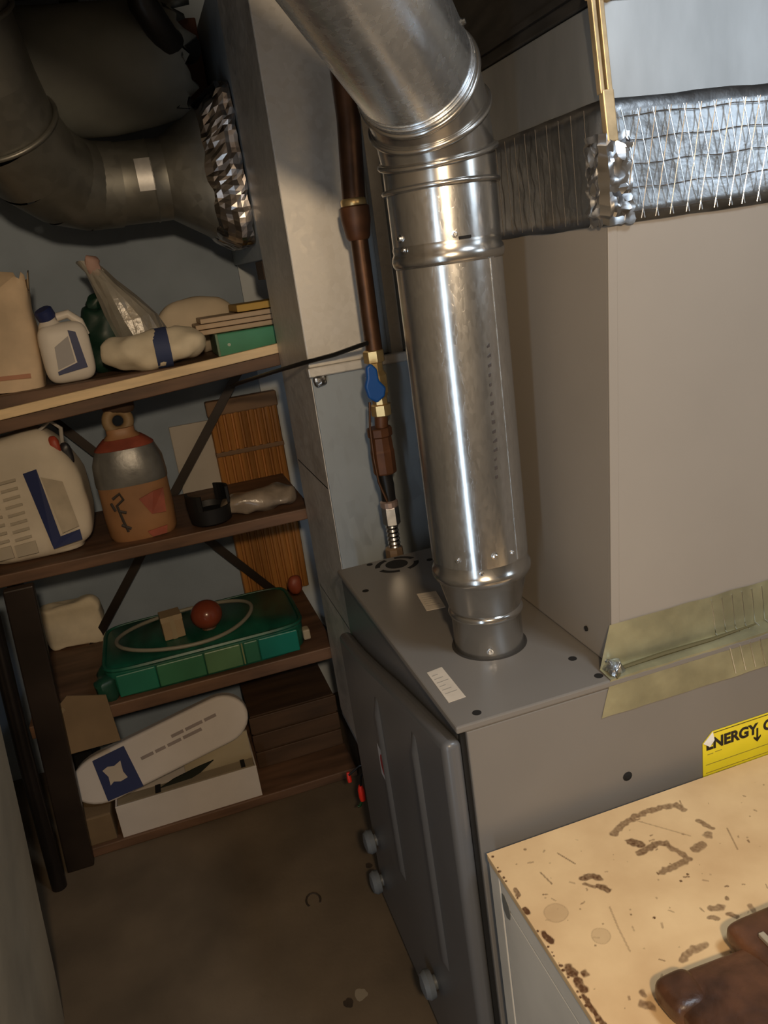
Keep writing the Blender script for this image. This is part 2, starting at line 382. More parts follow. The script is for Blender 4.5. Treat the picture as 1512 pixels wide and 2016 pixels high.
for k, (x, y) in enumerate(path):
    row = []
    for j in range(26):
        z = 1.4125+.100*j/25; q = Vector((x, y, z)); n_ = Vector((-1, 0, 0)) if k < 9 else Vector((0, -1, 0))
        e = min(1, min(k, 17-k)/3)*(1 if 2 < j < 23 else .4)
        z += .006*noise.noise(Vector((k*.7, j*.2, 3))); q.z = z; q += (Vector((0, 1, 0)) if k < 5 else Vector((1, 0, 0)) if k > 12 else Vector())*.010*noise.noise(Vector((j*.35, k, 9)))
        row.append(bm.verts.new(q+n_*(.0012+e*(.0035+.0055*noise.noise(q*55)+.0022*noise.noise(q*150)))))
    V.append(row)
for a, b in zip(V, V[1:]):
    for j in range(25): bm.faces.new((a[j], b[j], b[j+1], a[j+1]))
P('crumpled_foil', bm, mat('crumple_foil', (.62, .62, .63), .24, 1., var=.05), fs, smooth=True, auto=18)
gold = mat('aged_cleat_gold', (.60, .45, .26), .38, .6, var=.14, scale=40)
for x0, dx in ((px0-.0075, .0055), (px0+.0015, .0065)):
    bm = B(); v = box(bm, x0, x0+dx, .863, .872, 1.552, 1.652)
    for q in v: q.co.x -= (q.co.z-1.552)*.07
    P('corner_cleat', bm, gold, plen, bevel=.001)
bm = B(); v = box(bm, px0-.006, px0+.0085, .8615, .871, 1.502, 1.556)
for q in v: q.co.x -= (q.co.z-1.552)*.07
P('folded_cleat', bm, gold, plen, bevel=.0015)
P('cleat_wrap', blob(superell((px0+.004, .866, 1.657), (.020, .012, .012), .6, .006, 60.), 20, 14), gold, plen)

# ------------------------------------------------------------------ flue pipe
VX, VY, VR = .412, 1.03, .0705
flue = thing('flue_pipe', 'shiny galvanised flue pipe with elbow rising from the furnace top', 'pipe', (VX, VY, FZ))
P('base_collar', lathe([(.0525, FZ-.02), (.0525, .886), (.0552, .889), (.0566, .893), (.0552, .897), (.0530, .900)], (VX, VY, 0)), G['flue3'], flue, smooth=True, auto=60)
P('reducer', lathe([(.0530, .899), (.0555, .906), (.0655, .948), (.0700, .953), (.0728, .958), (.0735, .963), (.0720, .968), (.0690, .972), (.0688, .99)], (VX, VY, 0)), G['flue3'], flue, smooth=True, auto=60)
def crimp(z0, z1, r0, r1, z2=None):
    return [(r0, z0), (r1, z1)]
main = P('straight_pipe', lathe([(VR, .983), (VR, 1.399)], (VX, VY, 0), n=64), G['flue'], flue, smooth=True)
P('joint_bead', lathe([(VR+.0002, 1.394), (VR+.0028, 1.398), (VR+.0038, 1.403), (VR+.0028, 1.409), (VR+.0006, 1.413), (VR+.0014, 1.418), (VR+.0006, 1.422)], (VX, VY, 0), n=64), G['flue3'], flue, smooth=True, auto=70)
# lengthwise lock seam of the straight pipe
a = math.radians(-62)
bm = bx(-.0035, .0035, -.0012, .0012, .985, 1.396)
bmesh.ops.transform(bm, matrix=Matrix.Translation((VX+VR*math.cos(a), VY+VR*math.sin(a), 0)) @ Matrix.Rotation(a+math.pi/2, 4, 'Z'), verts=bm.verts)
P('lock_seam', bm, G['flue'], main, bevel=.0006)
P('straight_pipe', lathe([(VR+.0005, 1.414), (VR+.0005, 1.490)], (VX, VY, 0), n=64), G['flue'], flue, smooth=True)
hd = Vector((-.554, -.769, 0)).normalized()
def tilt(deg): return Vector((hd.x*math.sin(math.radians(deg)), hd.y*math.sin(math.radians(deg)), math.cos(math.radians(deg))))
segs = [(0, .037), (24, .050), (48, .052), (71, .9)]
pts = [Vector((VX, VY, 1.488))]
for a, l in segs: pts.append(pts[-1]+tilt(a)*l)
def mring(p, nrm, d, r, n=64):
    """ring of a cylinder of direction d cut by the plane (p, nrm)"""
    u = Vector((hd.y, -hd.x, 0)); w_ = d.cross(u); R = []
    for j in range(n):
        a = 2*math.pi*j/n; q = p+r*(math.cos(a)*u+math.sin(a)*w_)
        R.append(q-d*((q-p).dot(nrm)/d.dot(nrm)))
    return R
dirs = [tilt(a) for a, l in segs]
rad = [VR+.0015, VR+.002, VR+.0025, VR+.0005]
for i, (a, l) in enumerate(segs):
    n0 = dirs[0] if i == 0 else (dirs[i-1]+dirs[i]).normalized()
    n1 = dirs[i] if i == len(segs)-1 else (dirs[i]+dirs[i+1]).normalized()
    bm = B(); rings(bm, [mring(pts[i], n0, dirs[i], rad[i]), mring(pts[i+1], n1, dirs[i], rad[i])], cap=False)
    P('elbow_gore' if i < 3 else 'upper_pipe', bm, G['flue2'] if i == 3 else G['flue3'], flue, smooth=True)
    # raised bead at the start of every gore
    rr = mring(pts[i], n0, dirs[i], rad[i]+.0015)
    P('swivel_bead', tube(rr, .0042 if i else .0036, 8, closed=True), G['flue3'], flue, smooth=True, auto=180)
d3 = dirs[3]
for off, dr, rr in ((.012, .0006, .0022), (.020, .0003, .0012)):
    P('rim_bead', tube(mring(pts[3]+d3*(off+.07), d3, d3, rad[3]+dr) if False else [q+d3*off for q in mring(pts[3], (dirs[2]+dirs[3]).normalized(), d3, rad[3]+dr)], rr, 6, closed=True), G['flue2'], flue, smooth=True, auto=180)
# crimp dimples round the end of the upper pipe
base = mring(pts[3], (dirs[2]+dirs[3]).normalized(), d3, rad[3]+.0003, 72)
for k in range(0, 72, 2):
    c = base[k]+d3*.028
    nrm = (c-pts[3]); nrm -= d3*nrm.dot(d3); nrm.normalize()
    if nrm.z > .75: continue
    P('crimp_dimple', blob(superell((0, 0, 0), (.0022, .0022, .0009), 1), 8, 6), G['flue3'], flue, smooth=True, auto=180).matrix_local = Matrix.Translation(c-OFF[flue.name]) @ nrm.to_track_quat('Z', 'Y').to_matrix().to_4x4()
silver = mat('bright_screw_zinc', (.85, .88, .92), .18, 1., var=.02)
def screw(p, d, parent, s=1., m_=None):
    P('screw', lathe([(.0062*s, 0), (.0062*s, .0012*s), (.0042*s, .0014*s), (.0042*s, .0050*s), (.0030*s, .0056*s)], p, d, 10), m_ or silver, parent)
def vdir(deg): return Vector((math.cos(math.radians(deg)), math.sin(math.radians(deg)), 0))
for deg, z, r, s in ((-138, .998, VR, .7), (-95, 1.001, VR, .8), (-72, .9985, VR, .6), (-112, .977, .0689, .55), (-103, 1.428, VR+.0005, .7), (-165, 1.432, VR+.0005, .8), (-160, 1.418, VR+.002, .6), (-112, .845, .0525, .8)):
    screw(Vector((VX, VY, z))+vdir(deg)*r, vdir(deg), flue, s)
P('slot_hole', prism([(VX-.012, VY-VR-.0012, 1.4215), (VX+.004, VY-VR-.0016, 1.4215), (VX+.004, VY-VR-.0016, 1.425), (VX-.012, VY-VR-.0012, 1.425)], (0, -.0006, 0)), dark, flue)
sd = (Vector((hd.y, -hd.x, 0))*-1).normalized()
if sd.x > 0: sd = -sd
pm_ = mat('faded_black_print', (.10, .085, .08), .5, .5, var=.2)
for k in range(15):
    z = 1.285-.0125*k; a0 = math.radians(-80-.35*k); da = math.radians(random.uniform(2.2, 5)); r_ = VR+.0003
    q = [(VX+r_*math.cos(a), VY+r_*math.sin(a), zz) for a, zz in ((a0, z), (a0+da, z+.001), (a0+da, z+.0055), (a0, z+random.uniform(.002, .006)))]
    P('printed_mark', prism(q, (math.cos(a0)*.0004, math.sin(a0)*.0004, 0)), pm_, main)
screw(pts[3]+d3*.075+sd*(rad[3]), sd, flue, 1.1)
dd = (Vector((0, -.6, 0))+Vector((.75, 0, .3))); dd -= d3*dd.dot(d3); dd.normalize()
screw(pts[3]+d3*.055+dd*rad[3], dd, flue, .8, mat('dull_screw', (.18, .19, .2), .4, 1., var=0))

# ------------------------------------------------------------------ return air duct
ret = thing('return_duct', 'tall galvanised return air duct standing behind the furnace beside the shelves', 'duct', (.6, 1.8, .2))
P('upper_panel', bx(.317, .447, 1.600, 1.940, 1.214, 2.02), G['duct'], ret, bevel=.0015)
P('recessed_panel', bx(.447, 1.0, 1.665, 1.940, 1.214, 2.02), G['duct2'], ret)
P('standing_seam', bx(.506, .532, 1.640, 1.665, 1.214, 2.02), G['duct'], ret, bevel=.001)
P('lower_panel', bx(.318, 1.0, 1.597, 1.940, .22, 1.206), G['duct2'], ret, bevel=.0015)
P('side_skin', bx(.3165, .318, 1.602, 1.938, .24, 2.0), G['duct'], ret)
P('drive_cleat', bx(.311, 1.0, 1.586, 1.602, 1.200, 1.220), G['duct'], ret, bevel=.003)
P('corner_angle', bx(.3145, .327, 1.5945, 1.600, .24, .70), mat('olive_edge', (.22, .20, .13), .6, .3, var=.1), ret)
P('foil_patch', blob(superell((.332, 1.588, 1.192), (.014, .006, .010), .6, .004, 90.), 16, 10), foilbase, ret)
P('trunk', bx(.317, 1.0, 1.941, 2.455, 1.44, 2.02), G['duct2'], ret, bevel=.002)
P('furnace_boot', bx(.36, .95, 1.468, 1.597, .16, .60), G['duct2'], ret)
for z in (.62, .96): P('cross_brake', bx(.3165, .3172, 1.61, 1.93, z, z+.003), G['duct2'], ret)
# ------------------------------------------------------------------ gas line
copper = mat('browned_copper', (.115, .055, .028), .42, .6, var=.25, scale=14)
brownp = mat('rusty_brown_fitting', (.13, .050, .020), .5, .2, var=.2, scale=20)
brass = mat('yellow_brass', (.72, .52, .24), .34, .8, var=.12, scale=30)
blackp = mat('black_iron', (.02, .018, .017), .4, .4, var=.1)
steel = mat('bright_fitting_steel', (.55, .55, .55), .25, 1., var=.15, scale=50)
gy_ = 1.500
gas = thing('gas_line', 'brown gas pipe with blue-handled valve dropping behind the furnace', 'gas pipe', (.42, gy_, .62))
P('upper_pipe', tube([(.446, gy_, 2.02), (.440, gy_, 1.65), (.428, gy_, 1.500)], .0215, 20), copper, gas, smooth=True)
P('reducing_coupling', lathe([(.0235, 1.506), (.0275, 1.503), (.0275, 1.482), (.0225, 1.452), (.0190, 1.446)], (.428, gy_, 0), n=20), brownp, gas, smooth=True)
P('solder_ring', lathe([(.0225, 1.503), (.0240, 1.506), (.0240, 1.515), (.0222, 1.518)], (.428, gy_, 0), n=20), brass, gas, smooth=True)
P('lower_pipe', tube([(.429, gy_, 1.450), (.428, gy_, 1.240)], .0165, 18), copper, gas, smooth=True)
vb = P('valve_body', lathe([(.017, 1.245), (.021, 1.243), (.021, 1.222), (.0155, 1.220), (.0155, 1.205), (.021, 1.196), (.021, 1.162), (.0155, 1.152), (.0155, 1.140), (.021, 1.138), (.021, 1.118), (.016, 1.115)], (.426, gy_, 0), n=8), brass, gas)
bluep = mat('blue_valve_handle', (.010, .085, .33), .4, var=.06)
out = [(.395, 1.453, 1.221), (.406, 1.453, 1.226), (.416, 1.453, 1.214), (.417, 1.453, 1.192), (.429, 1.453, 1.176), (.424, 1.453, 1.160), (.407, 1.453, 1.150), (.392, 1.453, 1.162), (.388, 1.453, 1.184), (.394, 1.453, 1.200)]
P('valve_handle', prism(out, (0, .016, 0)), bluep, vb, bevel=.004, segs=3, smooth=True)
P('valve_stem', tube([(.415, 1.485, 1.178), (.411, 1.458, 1.178)], .006, 10), brass, vb)
P('nipple', tube([(.424, gy_, 1.118), (.421, gy_, 1.090)], .0135, 16), brownp, gas, smooth=True)
P('union_nut', lathe([(.024, 1.094), (.0255, 1.092), (.0255, 1.078), (.0225, 1.075), (.0235, 1.050), (.0245, 1.046), (.0240, 1.003), (.0225, 1.000)], (.416, gy_, 0), n=10), brownp, gas)
P('flex_connector', tube([(.414, gy_, 1.004), (.416, gy_, .975), (.415, gy_, .936)], .0148, 16), blackp, gas, smooth=True)
P('spark_collar', lathe([(.015, .943), (.0185, .940), (.0185, .930), (.015, .927)], (.415, gy_, 0), n=16), mat('pink_brass', (.5, .36, .30), .4, .7, var=.05), gas)
P('hex_nut', lathe([(.016, .929), (.018, .926), (.018, .892), (.014, .888)], (.4155, gy_, 0), n=6), steel, gas)
bm = lathe([((.0135 if i % 2 else .0115), .890-.0045*i) for i in range(12)], (.414, gy_, 0), n=16)
P('corrugated_tube', bm, steel, gas, smooth=True)
P('end_fitting', lathe([(.014, .842), (.019, .838), (.019, .815), (.012, .806), (.012, .62)], (.412, gy_, 0), n=8), mat('dull_brass', (.42, .28, .17), .45, .7, var=.1), gas)
P('sensor_wire', tube([(.399, 1.479, 1.150), (.392, 1.478, 1.10), (.391, 1.478, 1.04), (.394, 1.478, .99), (.407, 1.482, .945)], .0026, 8), copper, gas, smooth=True)
cord = obj('black_cable', tube([(.410, 1.476, 1.262), (.36, 1.545, 1.243), (.306, 1.585, 1.233), (.262, 1.75, 1.205), (.206, 1.925, 1.172), (.19, 1.945, 1.165)], .0045, 8), blackp, smooth=True)
tag(cord, 'thin black cable strung from the gas pipe across the duct to the shelves', 'cable')
wc = thing('wire_connector', 'small red wire connector with dark wires hanging under the return duct', 'connector', (.30, 1.63, .22))
P('red_cap', lathe([(.007, 0), (.0085, .01), (.0085, .03), (.005, .042)], (.281, 1.632, .165), (0, 0, 1), 12), mat('red_plastic', (.75, .03, .015), .4, var=.04), wc, smooth=True)
P('red_cap', lathe([(.005, 0), (.006, .01), (.004, .025)], (.262, 1.66, .205), (0, .3, 1), 10), MATS['red_plastic'], wc, smooth=True)
P('wire', tube([(.281, 1.632, .20), (.285, 1.630, .232), (.30, 1.632, .25), (.322, 1.64, .26)], .003, 6), blackp, wc)
P('wire', tube([(.281, 1.632, .168), (.272, 1.634, .150), (.266, 1.634, .150)], .0035, 6), mat('green_wire', (.01, .05, .015), .5, var=0), wc)
P('wire', tube([(.262, 1.66, .225), (.29, 1.655, .245), (.32, 1.65, .25)], .0025, 6), blackp, wc)

# ------------------------------------------------------------------ branch duct at upper left
bra = thing('branch_duct', 'round grey branch duct with foil-taped square boot joining the return duct', 'duct', (.3, 2.13, 1.5))
def sq(x, hy, hz, p, cy, cz, n=40):
    R = []
    for i in range(n):
        a = 2*math.pi*i/n; c, s = math.cos(a), math.sin(a)
        R.append((x, cy+hy*math.copysign(abs(c)**p, c), cz+hz*math.copysign(abs(s)**p, s)))
    return R
def even(ring, n):
    """the same closed outline with evenly spaced points"""
    r = [Vector(p) for p in ring]; r.append(r[0]); L_ = [0]
    for a, b in zip(r, r[1:]): L_.append(L_[-1]+(b-a).length)
    out, k = [], 0
    for i in range(n):
        t = L_[-1]*i/n
        while L_[k+1] < t: k += 1
        out.append(r[k].lerp(r[k+1], (t-L_[k])/max(1e-9, L_[k+1]-L_[k])))
    return out
BC = (2.115, 1.652)
bm = B(); rings(bm, [sq(.306, .150, .172, .25, *BC), sq(.285, .150, .172, .25, *BC), sq(.225, .125, .135, .5, *BC), sq(.150, .092, .092, 1, *BC)], cap=False)
P('square_to_round_boot', bm, G['branch'], bra, smooth=True, auto=50)
bm = B(); R = []
for x in (.314, .306, .296, .285, .272, .258, .246, .236):
    t = max(0, (.285-x)/.06); r = sq(x, .150-.025*t+.005, .172-.037*t+.005, .25+.25*t, *BC, n=72)
    if x == .236: r = sq(x+.0, .150-.025*t+.0012, .172-.037*t+.0012, .25+.25*t, *BC, n=72)
    r = even(r, 110)
    R.append([Vector(p)+(.0055 if x > .24 else .002)*noise.noise_vector(Vector(p)*48)+(Vector((.010*noise.noise(Vector(p)*25), 0, 0)) if x == .236 else Vector()) for p in r])
rings(bm, R, cap=False); P('foil_tape', bm, mat('dull_crinkled_foil', (.46, .42, .40), .26, 1., var=.12, scale=14), bra)
P('round_pipe', lathe([(.0915, .155), (.0915, .12), (.094, .117), (.0915, .114), (.0905, .02)], (0, BC[0], BC[1]), (1, 0, 0), cap=False), G['branch'], bra, smooth=True)
bm = B(); n = 8; R = []
for x in (.082, .118):
    R.append([(x, BC[0]-.0935*math.cos(a), BC[1]+.0935*math.sin(a)) for a in (math.radians(-18+44*i/n) for i in range(n+1))])
V = [[bm.verts.new(p) for p in r] for r in R]
for i in range(n): bm.faces.new((V[0][i], V[0][i+1], V[1][i+1], V[1][i]))
P('silver_patch', bm, mat('matte_silver_tape', (.62, .62, .62), .45, .5, var=.1, scale=30), bra, smooth=True)
ep = [(.03, 2.115, 1.652), (-.03, 2.105, 1.655), (-.085, 2.065, 1.672), (-.130, 2.00, 1.708), (-.165, 1.925, 1.765), (-.185, 1.86, 1.84), (-.20, 1.80, 1.93), (-.215, 1.74, 2.03)]
for i, (a, b) in enumerate(zip(ep, ep[1:])):
    a, b = Vector(a), Vector(b); d = (b-a).normalized(); e = .006
    P('elbow_gore', tube([a-d*e, b+d*e], [.094+.0035*i, .097+.0035*i], 40, cap=False), G['branch'], bra, smooth=True)
for i in (4, 6):
    a, b = Vector(ep[i]), Vector(ep[i+1]); P('joint_bead', torus(a, b-a, .099+.0035*i, .005), G['branch'], bra, smooth=True, auto=180)
wrap = mat('shaded_white_wrap', (.16, .168, .155), .65, var=.15, scale=7, bump=.3, bscale=14)  # white wrap with its colour lowered to stand for shadow
bm = B(); R = []; n = 40
for k, (x, s) in enumerate(((-.45, 1), (-.3, 1), (-.15, 1), (-.02, 1), (.06, 1), (.12, .99), (.165, .965), (.20, .93), (.222, .90), (.232, .895))):
    r = []
    for i in range(n):
        a = 2*math.pi*i/n
        rag = .03*max(0, noise.noise(Vector((math.cos(a)*3, math.sin(a)*3, 4))))*(1 if k >= 7 else 0)+(.02*math.sin(a*7)+.012*math.sin(a*13) if k == 9 else 0)
        q = Vector((x+rag, 2.06+.128*s*math.cos(a), 1.880+.018*(1-s)*6+.128*s*math.sin(a)))
        r.append(q+.006*noise.noise_vector(q*11))
    R.append(r)
rings(bm, R, cap=False)
ins = obj('insulated_duct', bm, wrap, smooth=True, auto=60); md = ins.modifiers.new('t', 'SOLIDIFY'); md.thickness = .012
tag(ins, 'fat duct in white wrap with a torn end, above the grey branch duct', 'duct')
fx = obj('black_flex_hose', tube([(.155, 1.90, 2.02), (.160, 1.905, 1.96), (.20, 1.95, 1.90), (.25, 2.02, 1.90)], .030, 16), blackp, smooth=True)
tag(fx, 'black flexible hose dropping from the ceiling above the torn white wrap', 'hose')
wb = obj('wood_block', bx(.246, .306, 2.24, 2.40, 1.72, 2.02), mat('red_brown_wood', (.10, .035, .018), .7, var=.2), bevel=.003)
tag(wb, 'dark red-brown wooden block hanging between the white wrap and the duct', 'wood block')
wb2 = obj('wood_bracket', bx(.3175, .36, 1.96, 2.06, 1.395, 1.438), mat('dark_bracket_wood', (.07, .04, .022), .7, var=.2), bevel=.002)
tag(wb2, 'small dark wooden bracket under the foil-taped boot', 'bracket')

# ------------------------------------------------------------------ shelving unit
shelfm = mat('brown_stained_shelf', (.16, .085, .048), .55, var=.22, scale=5, stretch=(1, 6, 6))
pine = mat('pale_pine_edge', (.85, .64, .38), .55, var=.12, scale=6, stretch=(1, 8, 8))
postm = mat('dark_steel_post', (.035, .024, .018), .42, .25, var=.25, scale=5)
she = thing('shelving_unit', 'dark steel shelving unit with brown boards and cross braces against blue wall', 'shelves', (0, 2.16, 0))
SL = math.atan2(.043, .64)
def s1(x): return 1.231
T1 = Matrix.Translation((0, 0, 1.2236)) @ Matrix.Rotation(-SL, 4, 'Y')
b1 = P('shelf_board', bx(-.47, .335, 1.962, 2.325, 1.195, 1.231), shelfm, she, bevel=.002)
bm = B(); box(bm, -.47, .335, 1.946, 1.959, -.021, .0015, T1); P('pine_edge', bm, pine, b1, bevel=.002)
bm = B(); box(bm, -.47, .335, 1.961, 1.978, -.052, -.022, T1); P('edge_rail', bm, shelfm, b1, bevel=.002)
for z, th, yb_ in ((.825, .030, 2.37), (.425, .036, 2.445), (.030, .028, 2.37)):
    b = P('shelf_board', bx(-.46, .335, 1.955, yb_, z-th, z), shelfm, she, bevel=.003)
def post(x0, x1, y0, y1, lean=.05, z0=0, z1=1.75):
    bm = B(); v = box(bm, x0, x1, y0, y1, z0, z1)
    for q in v: q.co.x += lean*q.co.z/.8
    return bm
P('post', post(-.470, -.402, 1.925, 1.953, .05, 0, .794), postm, she, bevel=.004)
P('post', post(-.52, -.48, 1.925, 1.953, 0, .794, 1.75), postm, she, bevel=.004)
P('post', post(-.500, -.460, 2.36, 2.40, 0), postm, she, bevel=.004)
P('post', post(.400, .438, 2.36, 2.40, 0), postm, she, bevel=.004)
P('post', post(.350, .385, 1.955, 1.99, 0), postm, she, bevel=.004)
for a, b, y in (((.41, 1.331), (-.47, .232), 2.378), ((-.47, 1.364), (.41, .231), 2.390)):
    a = Vector((a[0], y, a[1])); b = Vector((b[0], y, b[1])); d = (b-a).normalized(); n_ = Vector((-d.z, 0, d.x))*.0125
    P('cross_brace', prism([a-n_, b-n_, b+n_, a+n_], (0, .004, 0)), postm, she)
bp = obj('steel_pipe', tube([(-.487, 1.885, 0), (-.470, 1.885, .4), (-.446, 1.885, .79)], .019, 16), mat('dark_glossy_pipe', (.045, .038, .035), .25, .7, var=.2), smooth=True)
tag(bp, 'dark upright steel pipe beside the pale plaster wall, left of the shelves', 'pipe')

# ---- top shelf
beige = mat('beige_sack_paper', (.74, .57, .39), .7, var=.14, scale=8, bump=.25, bscale=25)
cream = mat('cream_cloth', (.82, .72, .54), .8, var=.12, scale=9, bump=.35, bscale=30)
whitep = mat('white_plastic', (.76, .70, .62), .45, var=.06)
navy = mat('navy_print', (.018, .030, .12), .5, var=.06)
dgreen = mat('dark_green_plastic', (.012, .045, .030), .45, var=.2)
sack = thing('paper_sack', 'open beige paper sack with torn top at left end of top shelf', 'sack', (-.292, 2.05, s1(-.292)), (0, math.radians(5), 0), world=False)
bm = B(); R = []
for z, k in ((0, 1), (.06, 1.04), (.13, 1.03), (.19, .98), (.225, 1.0), (.245, 1.03)):
    r = []
    for i in range(32):
        a = 2*math.pi*i/32; c, s = math.cos(a), math.sin(a)
        q = Vector((.068*k*math.copysign(abs(c)**.45, c), .048*k*math.copysign(abs(s)**.45, s), z+(.018*math.sin(5*a)+.014*math.sin(9*a+1) if z > .24 else 0)))
        r.append(q+(.006*noise.noise_vector(q*22) if z > 0 else Vector()))
    R.append(r)
V = rings(bm, R, cap=False); bm.faces.new(V[0][::-1])
o = P('sack_body', bm, beige, sack, smooth=True, auto=50); md = o.modifiers.new('t', 'SOLIDIFY'); md.thickness = .002
P('red_print', prism([(-.05, -.0515, .028), (.045, -.0515, .030), (.045, -.0515, .040), (-.05, -.0515, .037)], (0, -.002, 0)), mat('faded_red_print', (.50, .24, .15), .7, var=.1), sack)
P('brown_contents', blob(superell((0, 0, .195), (.058, .040, .03), .7, .01, 40), 20, 12), mat('dark_soil', (.09, .05, .025), .9, var=.3), sack)
jug = thing('white_jug', 'white plastic jug with navy cap and navy label beside paper sack', 'jug', (-.158, 2.025, s1(-.158)), (0, 0, .1), world=False)
jb = blob(superell((0, 0, .068), (.056, .036, .068), .45, q=.45), 36, 28)
P('jug_body', jb, whitep, jug, smooth=True, auto=80)
P('jug_neck', lathe([(.030, .115), (.024, .135), (.017, .145), (.017, .16)], (-.022, 0, 0), n=20), whitep, jug, smooth=True)
P('cap', lathe([(.020, 0), (.021, .004), (.021, .020), (.017, .024)], (-.022, -.0, .148), (-.35, -.3, 1), 20), navy, jug, smooth=True)
P('jug_handle', tube([(-.004, 0, .148), (.022, 0, .152), (.043, 0, .132), (.050, 0, .10)], .010, 12), whitep, jug, smooth=True)
P('navy_label', prism([(.012, -.0372, .118), (.028, -.0372, .112), (.036, -.0372, .030), (-.030, -.0372, .022), (-.030, -.0372, .030), (.016, -.0372, .044)], (0, -.001, 0)), navy, jug)
P('grey_panel', prism([(-.028, -.037, .034), (.012, -.037, .046), (.010, -.037, .105), (-.024, -.037, .085)], (0, -.001, 0)), mat('pale_grey_print', (.42, .40, .40), .6, var=.08), jug)
gb = thing('green_bag', 'dark green plastic bag slumped behind the white jug', 'bag', (-.07, 2.14, s1(-.07)), (0, 0, 0), world=False)
P('bag', blob(superell((0, 0, .080), (.062, .05, .082), .8, .018, 22, q=.7), 28, 22), dgreen, gb, smooth=True, auto=80)
P('gathered_top', blob(superell((-.006, 0, .165), (.02, .02, .02), .8, .008, 60), 14, 10), dgreen, gb, smooth=True)
clr = mat('clear_plastic_film', (.62, .58, .50), .25, var=.1, trans=.6, scale=12, bump=.5, bscale=35)
cb = thing('clear_bag', 'tall clear plastic bag leaning over behind the banded cloth roll', 'bag', (.045, 2.10, s1(.045)), (0, 0, 0), world=False)
bm = B(); R = []
for t, w_ in ((0, .060), (.06, .066), (.12, .060), (.17, .045), (.21, .030), (.235, .024), (.262, .018)):
    cx = -.005-.38*t*(t+.12)/.38*1.0
    R.append([Vector((cx-.06*t+w_*math.cos(a), .72*w_*math.sin(a), t))+.007*noise.noise_vector(Vector((math.cos(a)*2, math.sin(a)*2, t*25))) for a in (2*math.pi*i/20 for i in range(20))])
rings(bm, R); P('film', bm, clr, cb)
P('pink_tip', blob(superell((-.105, -.004, .252), (.018, .014, .022), .8, .006, 60), 14, 10), mat('faded_pink', (.42, .27, .23), .6, var=.1), cb, smooth=True)
P('rolled_sheet', lathe([(.028, 0), (.030, .12), (.022, .15)], (-.008, 0, .004), (-.3, 0, 1), 16), mat('ivory_sheet', (.52, .45, .33), .6, var=.1), cb)
roll = thing('cloth_roll', 'cream cloth roll held by a navy band at front of top shelf', 'cloth', (.036, 2.005, s1(.036)), (0, 0, 0), world=False)
def rollfn(u, v):
    t = (v-.5)*2; r = (1-abs(t)**3.2)**.5 if abs(t) < 1 else 0
    r *= 1+.10*math.cos(3*u+5*t)
    q = Vector((t*.125, r*.046*math.cos(u), .044+r*.043*math.sin(u)+.006*t*t))
    return q+.007*noise.noise_vector(q*28)
P('cloth', blob(rollfn, 28, 40), cream, roll, smooth=True, auto=80)
bm = B(); R = []
for x in (.000, .036):
    R.append([(x, .050*math.cos(a), .044+.0475*math.sin(a)) for a in (2*math.pi*i/28 for i in range(28))])
rings(bm, R, cap=False); P('navy_band', bm, mat('blue_band', (.045, .065, .16), .7, var=.1), roll, smooth=True)
cush = obj('cream_pad', blob(superell((.165, 2.22, 1.303), (.105, .05, .072), .7, .006, 20, q=.8), 30, 20), mat('cream_pad_cloth', (.72, .61, .46), .8, var=.08, bump=.2), smooth=True, auto=80)
tag(cush, 'plump cream pad leaning at back of top shelf behind the boards', 'pad')
gbx = thing('green_box', 'flat green cardboard box at right end of top shelf', 'box', (.262, 2.07, s1(.262)), (0, 0, 0), world=False)
gm = mat('green_card', (.05, .30, .165), .5, var=.10, scale=8)
P('box_body', bx(-.078, .078, -.06, .09, 0, .054), gm, gbx, bevel=.003)
P('worn_edge', bx(-.080, -.074, -.0615, .09, .002, .055), mat('pale_green_edge', (.22, .33, .22), .6, var=.2), gbx, bevel=.001)
P('price_dot', disc((-.050, -.0602, .026), (0, -1, 0), .004, .0008, 12), mat('pale_dot', (.5, .6, .5), .6, var=0), gbx)
bdm = mat('tan_board', (.62, .46, .31), .6, var=.14, scale=9)
for k, (x0, y0, ln) in enumerate(((.150, 2.030, .205), (.143, 2.035, .212), (.156, 2.028, .199))):
    z0 = s1(.262)+.0555+k*.0135
    bm = B(); box(bm, -ln/2, ln/2, 0, .12, 0, .0118)
    o = obj('thin_board', bm, bdm, bevel=.002); o.location = (x0+ln/2, y0, z0); o.rotation_euler = (0, 0, 0)
    tag(o, ('lowest', 'middle', 'topmost')[k]+' of three thin tan boards stacked on the green box', 'board', 'thin boards on the green box')
yb = obj('yellow_book', bx(-.055, .055, -.04, .08, 0, .017), mat('ochre_cover', (.55, .34, .07), .6, var=.1), bevel=.002)
yb.location = (.302, 2.075, s1(.302)+.0555+.0405+.0008); yb.rotation_euler = (0, 0, .05)
tag(yb, 'ochre yellow book lying on top of the thin tan boards', 'book')

# ---- second shelf, z = .825
bagm = mat('white_woven_sack', (.74, .66, .54), .65, var=.10, scale=6, bump=.3, bscale=20)
bag = thing('white_sack', 'large white sack with navy stripe and grey printing on second shelf', 'sack', (-.335, 2.075, .825), world=False)
def bagfn(u, v):
    ph = math.pi*(v-.5); c = abs(math.cos(ph))**.35; s = math.copysign(abs(math.sin(ph))**.6, math.sin(ph))
    x = .142*c*math.copysign(abs(math.cos(u))**.4, math.cos(u)); y = .082*c*math.copysign(abs(math.sin(u))**.4, math.sin(u)); z = .148+.148*s
    if z > .19: x *= 1-.35*(z-.19)/.106; y *= 1-.5*(z-.19)/.106; z += .20*(x+.05)*(z-.19)/.106*.9
    q = Vector((x, y, z)); k = 1 if z > .01 else 0
    return q+k*.009*noise.noise_vector(q*13)
P('sack_body', blob(bagfn, 44, 36), bagm, bag, smooth=True, auto=80)
